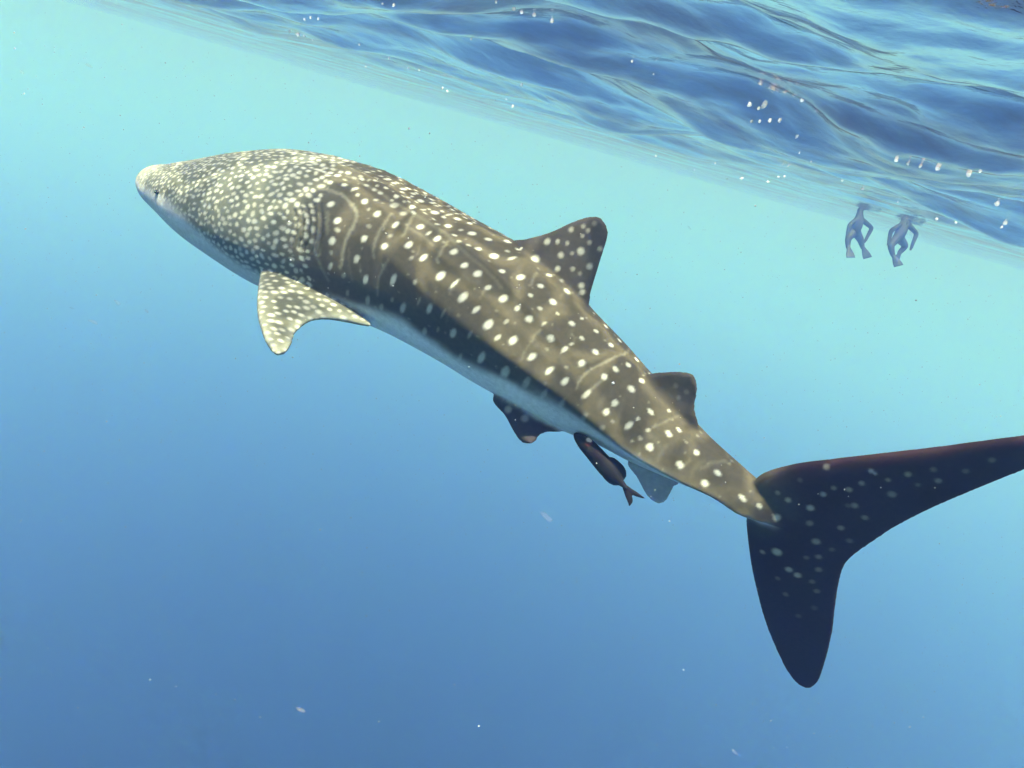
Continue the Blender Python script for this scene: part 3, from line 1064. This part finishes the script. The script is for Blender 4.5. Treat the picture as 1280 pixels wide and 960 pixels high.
BUB = """478,5,3 492,7,4 380,24,3 388,22,3 398,24,3 362,39,4 372,43,5 380,45,3 391,50,4 449,56,2.5 486,73,2.5 457,83,2.5 510,85,2.5 524,87,3.5 553,110,4 559,114,3.5 589,49,2.5 620,3,3.5 642,11,5 652,16,4 667,19,6 690,27,5
652,106,3 633,124,3.5 641,133,4 790,77,3 817,93,2.5 955,132,7 937,131,5 948,136,4 1003,125,5 939,152,4 950,152,4 962,151,4.5 974,151,4 996,171,4.5 1120,200,5 1135,205,4.5 1151,208,4.5 1172,210,6 1211,217,7 1225,214,5
1246,255,6 1256,279,5 1252,284,4 1195,278,3.5 1171,274,3.5 1053,225,4 1078,236,3.5 973,221,3.5 981,221,3.5 960,227,3.5 927,223,4.5 894,204,3 820,195,3 868,212,2.5 1122,253,3 1014,202,2.5 999,191,2.5"""
protos = [blob(1.0, 50 + i, 2, .35, .8) for i in range(6)]
for me in protos:
    me.name = 'glint_bubble'; me.materials.append(mb)
for i, w_ in enumerate(BUB.split()):
    x, y, s = map(float, w_.split(','))
    d = ray(x, y)
    loc, nr, fi, dist = sbvh.ray_cast(Vector((0, 0, 0)), Vector(d).normalized())
    if loc is None or dist > 16:
        dist_ = 13.0
        loc = Vector(unit(d) * dist_)
        dist = dist_
    o = bpy.data.objects.new('glint_bubble', protos[i % 6]); col.objects.link(o)
    r = .5 * s * dist / F * .8
    o.location = loc - Vector(d).normalized() * (r * .7)
    o.scale = (r, r, r)
    o.rotation_euler = (random.uniform(0, 6), random.uniform(0, 6), random.uniform(0, 6))
    size = 'tiny' if s < 3.2 else ('small' if s < 4.6 else 'larger')
    place = ('high over the shark\'s head' if x < 470 else 'over the shark\'s back' if x < 600 else 'over the dorsal fin' if x < 830
             else 'between the dorsal fin and the swimmers' if x < 1030 else 'above the two swimmers' if x < 1160 else 'past the swimmers, above the tail fin')
    tag(o, '%s white bubble standing in for a surface glint %s' % (size, place), 'bubble', '%s glint bubbles %s' % (size, place))

mf, nt, p = new_mat('pale_flake')
nz = nt.nodes.new('ShaderNodeTexNoise'); nz.inputs['Scale'].default_value = 30
rp = nt.nodes.new('ShaderNodeValToRGB')
rp.color_ramp.elements[0].color = (.55, .42, .42, 1); rp.color_ramp.elements[1].color = (.75, .66, .62, 1)
nt.links.new(nz.outputs[0], rp.inputs[0]); nt.links.new(rp.outputs[0], p.inputs['Base Color'])
p.inputs['Alpha'].default_value = .035
FLAKE_PLACE = ['just below the small dark fish, the largest of them', 'in the deep water far below the shark', 'ahead of the pectoral fin, highest of a loose cluster',
               'ahead of the pectoral fin, nearest to the fin', 'ahead of the pectoral fin, broadest of a loose cluster', 'ahead of the pectoral fin, farthest from the fin',
               'above the snout, nearer the water surface', 'above and ahead of the snout, farthest from the shark', 'behind the dorsal fin', 'in the deep water under the tail fin']
for i, (x, y, s, d) in enumerate(((686, 648, 15, 2.2), (377, 888, 9, 2.0), (147, 378, 6, 2.4), (183, 389, 5, 2.6), (116, 402, 8, 2.3), (90, 385, 5, 2.5), (112, 82, 6, 2.4), (27, 90, 6, 2.2), (862, 285, 5, 2.6), (918, 940, 6, 2.0))):
    me = blob(1.0, 90 + i, 2, .4, .45); me.name = 'drifting_flake'; me.materials.append(mf)
    o = bpy.data.objects.new('drifting_flake', me); col.objects.link(o)
    r = s * d / F * .55
    o.location = at(x, y, d); o.scale = (r * 1.25, r * .8, r * .7)
    o.rotation_euler = (random.uniform(-.5, .5), R(12) + random.uniform(-.2, .3), random.uniform(-.4, .4))
    tag(o, 'faint pinkish flake drifting ' + FLAKE_PLACE[i], 'flake', 'pale flakes drifting in the water')

ms, nt, p = new_mat('suspended_speck')
p.inputs['Base Color'].default_value = (.72, .76, .74, 1)
nz = nt.nodes.new('ShaderNodeTexNoise'); nz.inputs['Scale'].default_value = 3
rp = nt.nodes.new('ShaderNodeValToRGB')
rp.color_ramp.elements[0].color = (.3, .33, .34, 1); rp.color_ramp.elements[1].color = (.6, .6, .57, 1)
nt.links.new(nz.outputs[0], rp.inputs[0]); nt.links.new(rp.outputs[0], p.inputs['Base Color'])
oct_ = np.array(((1, 0, 0), (-1, 0, 0), (0, 1, 0), (0, -1, 0), (0, 0, 1), (0, 0, -1)), float)
octf = ((0, 2, 4), (2, 1, 4), (1, 3, 4), (3, 0, 4), (2, 0, 5), (1, 2, 5), (3, 1, 5), (0, 3, 5))
V, Fc = [], []
rs_ = np.random.default_rng(99)
while len(V) < 9000:
    pnt = np.array((rs_.uniform(-7, 7), rs_.uniform(1.2, 9), rs_.uniform(-6, .12)))
    if kb.find(pnt)[2] < .08:
        continue
    r = min(.0009 * (1 + rs_.exponential(.7)), .0022) * (1 + .12 * pnt[1])
    for k in range(1):
        base = len(V) * 6
        V.append(pnt + oct_ * r * rs_.uniform(.6, 1.5, 3) @ np.array(Matrix.Rotation(rs_.uniform(0, 6), 3, 'X').to_3x3()))
        Fc += [tuple(i + base for i in f) for f in octf]
o = mesh_obj('suspended_specks', np.vstack(V), Fc, ms, smooth=False)
tag(o, 'fine pale specks suspended all through the blue water', 'specks', kind='stuff')


# ------------------------------------------------------------------ the water itself, as one box of even haze
def build_haze():
    x, y, zt, zb = 500, 500, SURF_Z + 1.6, WATER_BOTTOM
    V = [(-x, -y, zb), (x, -y, zb), (x, y, zb), (-x, y, zb), (-x, -y, zt), (x, -y, zt), (x, y, zt), (-x, y, zt)]
    Fc = [(3, 2, 1, 0), (4, 5, 6, 7), (0, 1, 5, 4), (1, 2, 6, 5), (2, 3, 7, 6), (3, 0, 4, 7)]
    m, nt, p = new_mat('sea_water')
    nt.nodes.remove(p)
    v = nt.nodes.new('ShaderNodeVolumePrincipled')
    v.inputs['Color'].default_value = WATER_COLOR
    v.inputs['Density'].default_value = WATER_DENSITY
    v.inputs['Anisotropy'].default_value = WATER_ANISO
    v.inputs['Absorption Color'].default_value = WATER_ABSORB
    nt.links.new(v.outputs[0], nt.nodes['Material Output'].inputs['Volume'])
    m.cycles.homogeneous_volume = True
    o = mesh_obj('haze', V, Fc, m, smooth=False)
    tag(o, 'clear blue sea water fading with distance', 'water', kind='stuff')


build_haze()
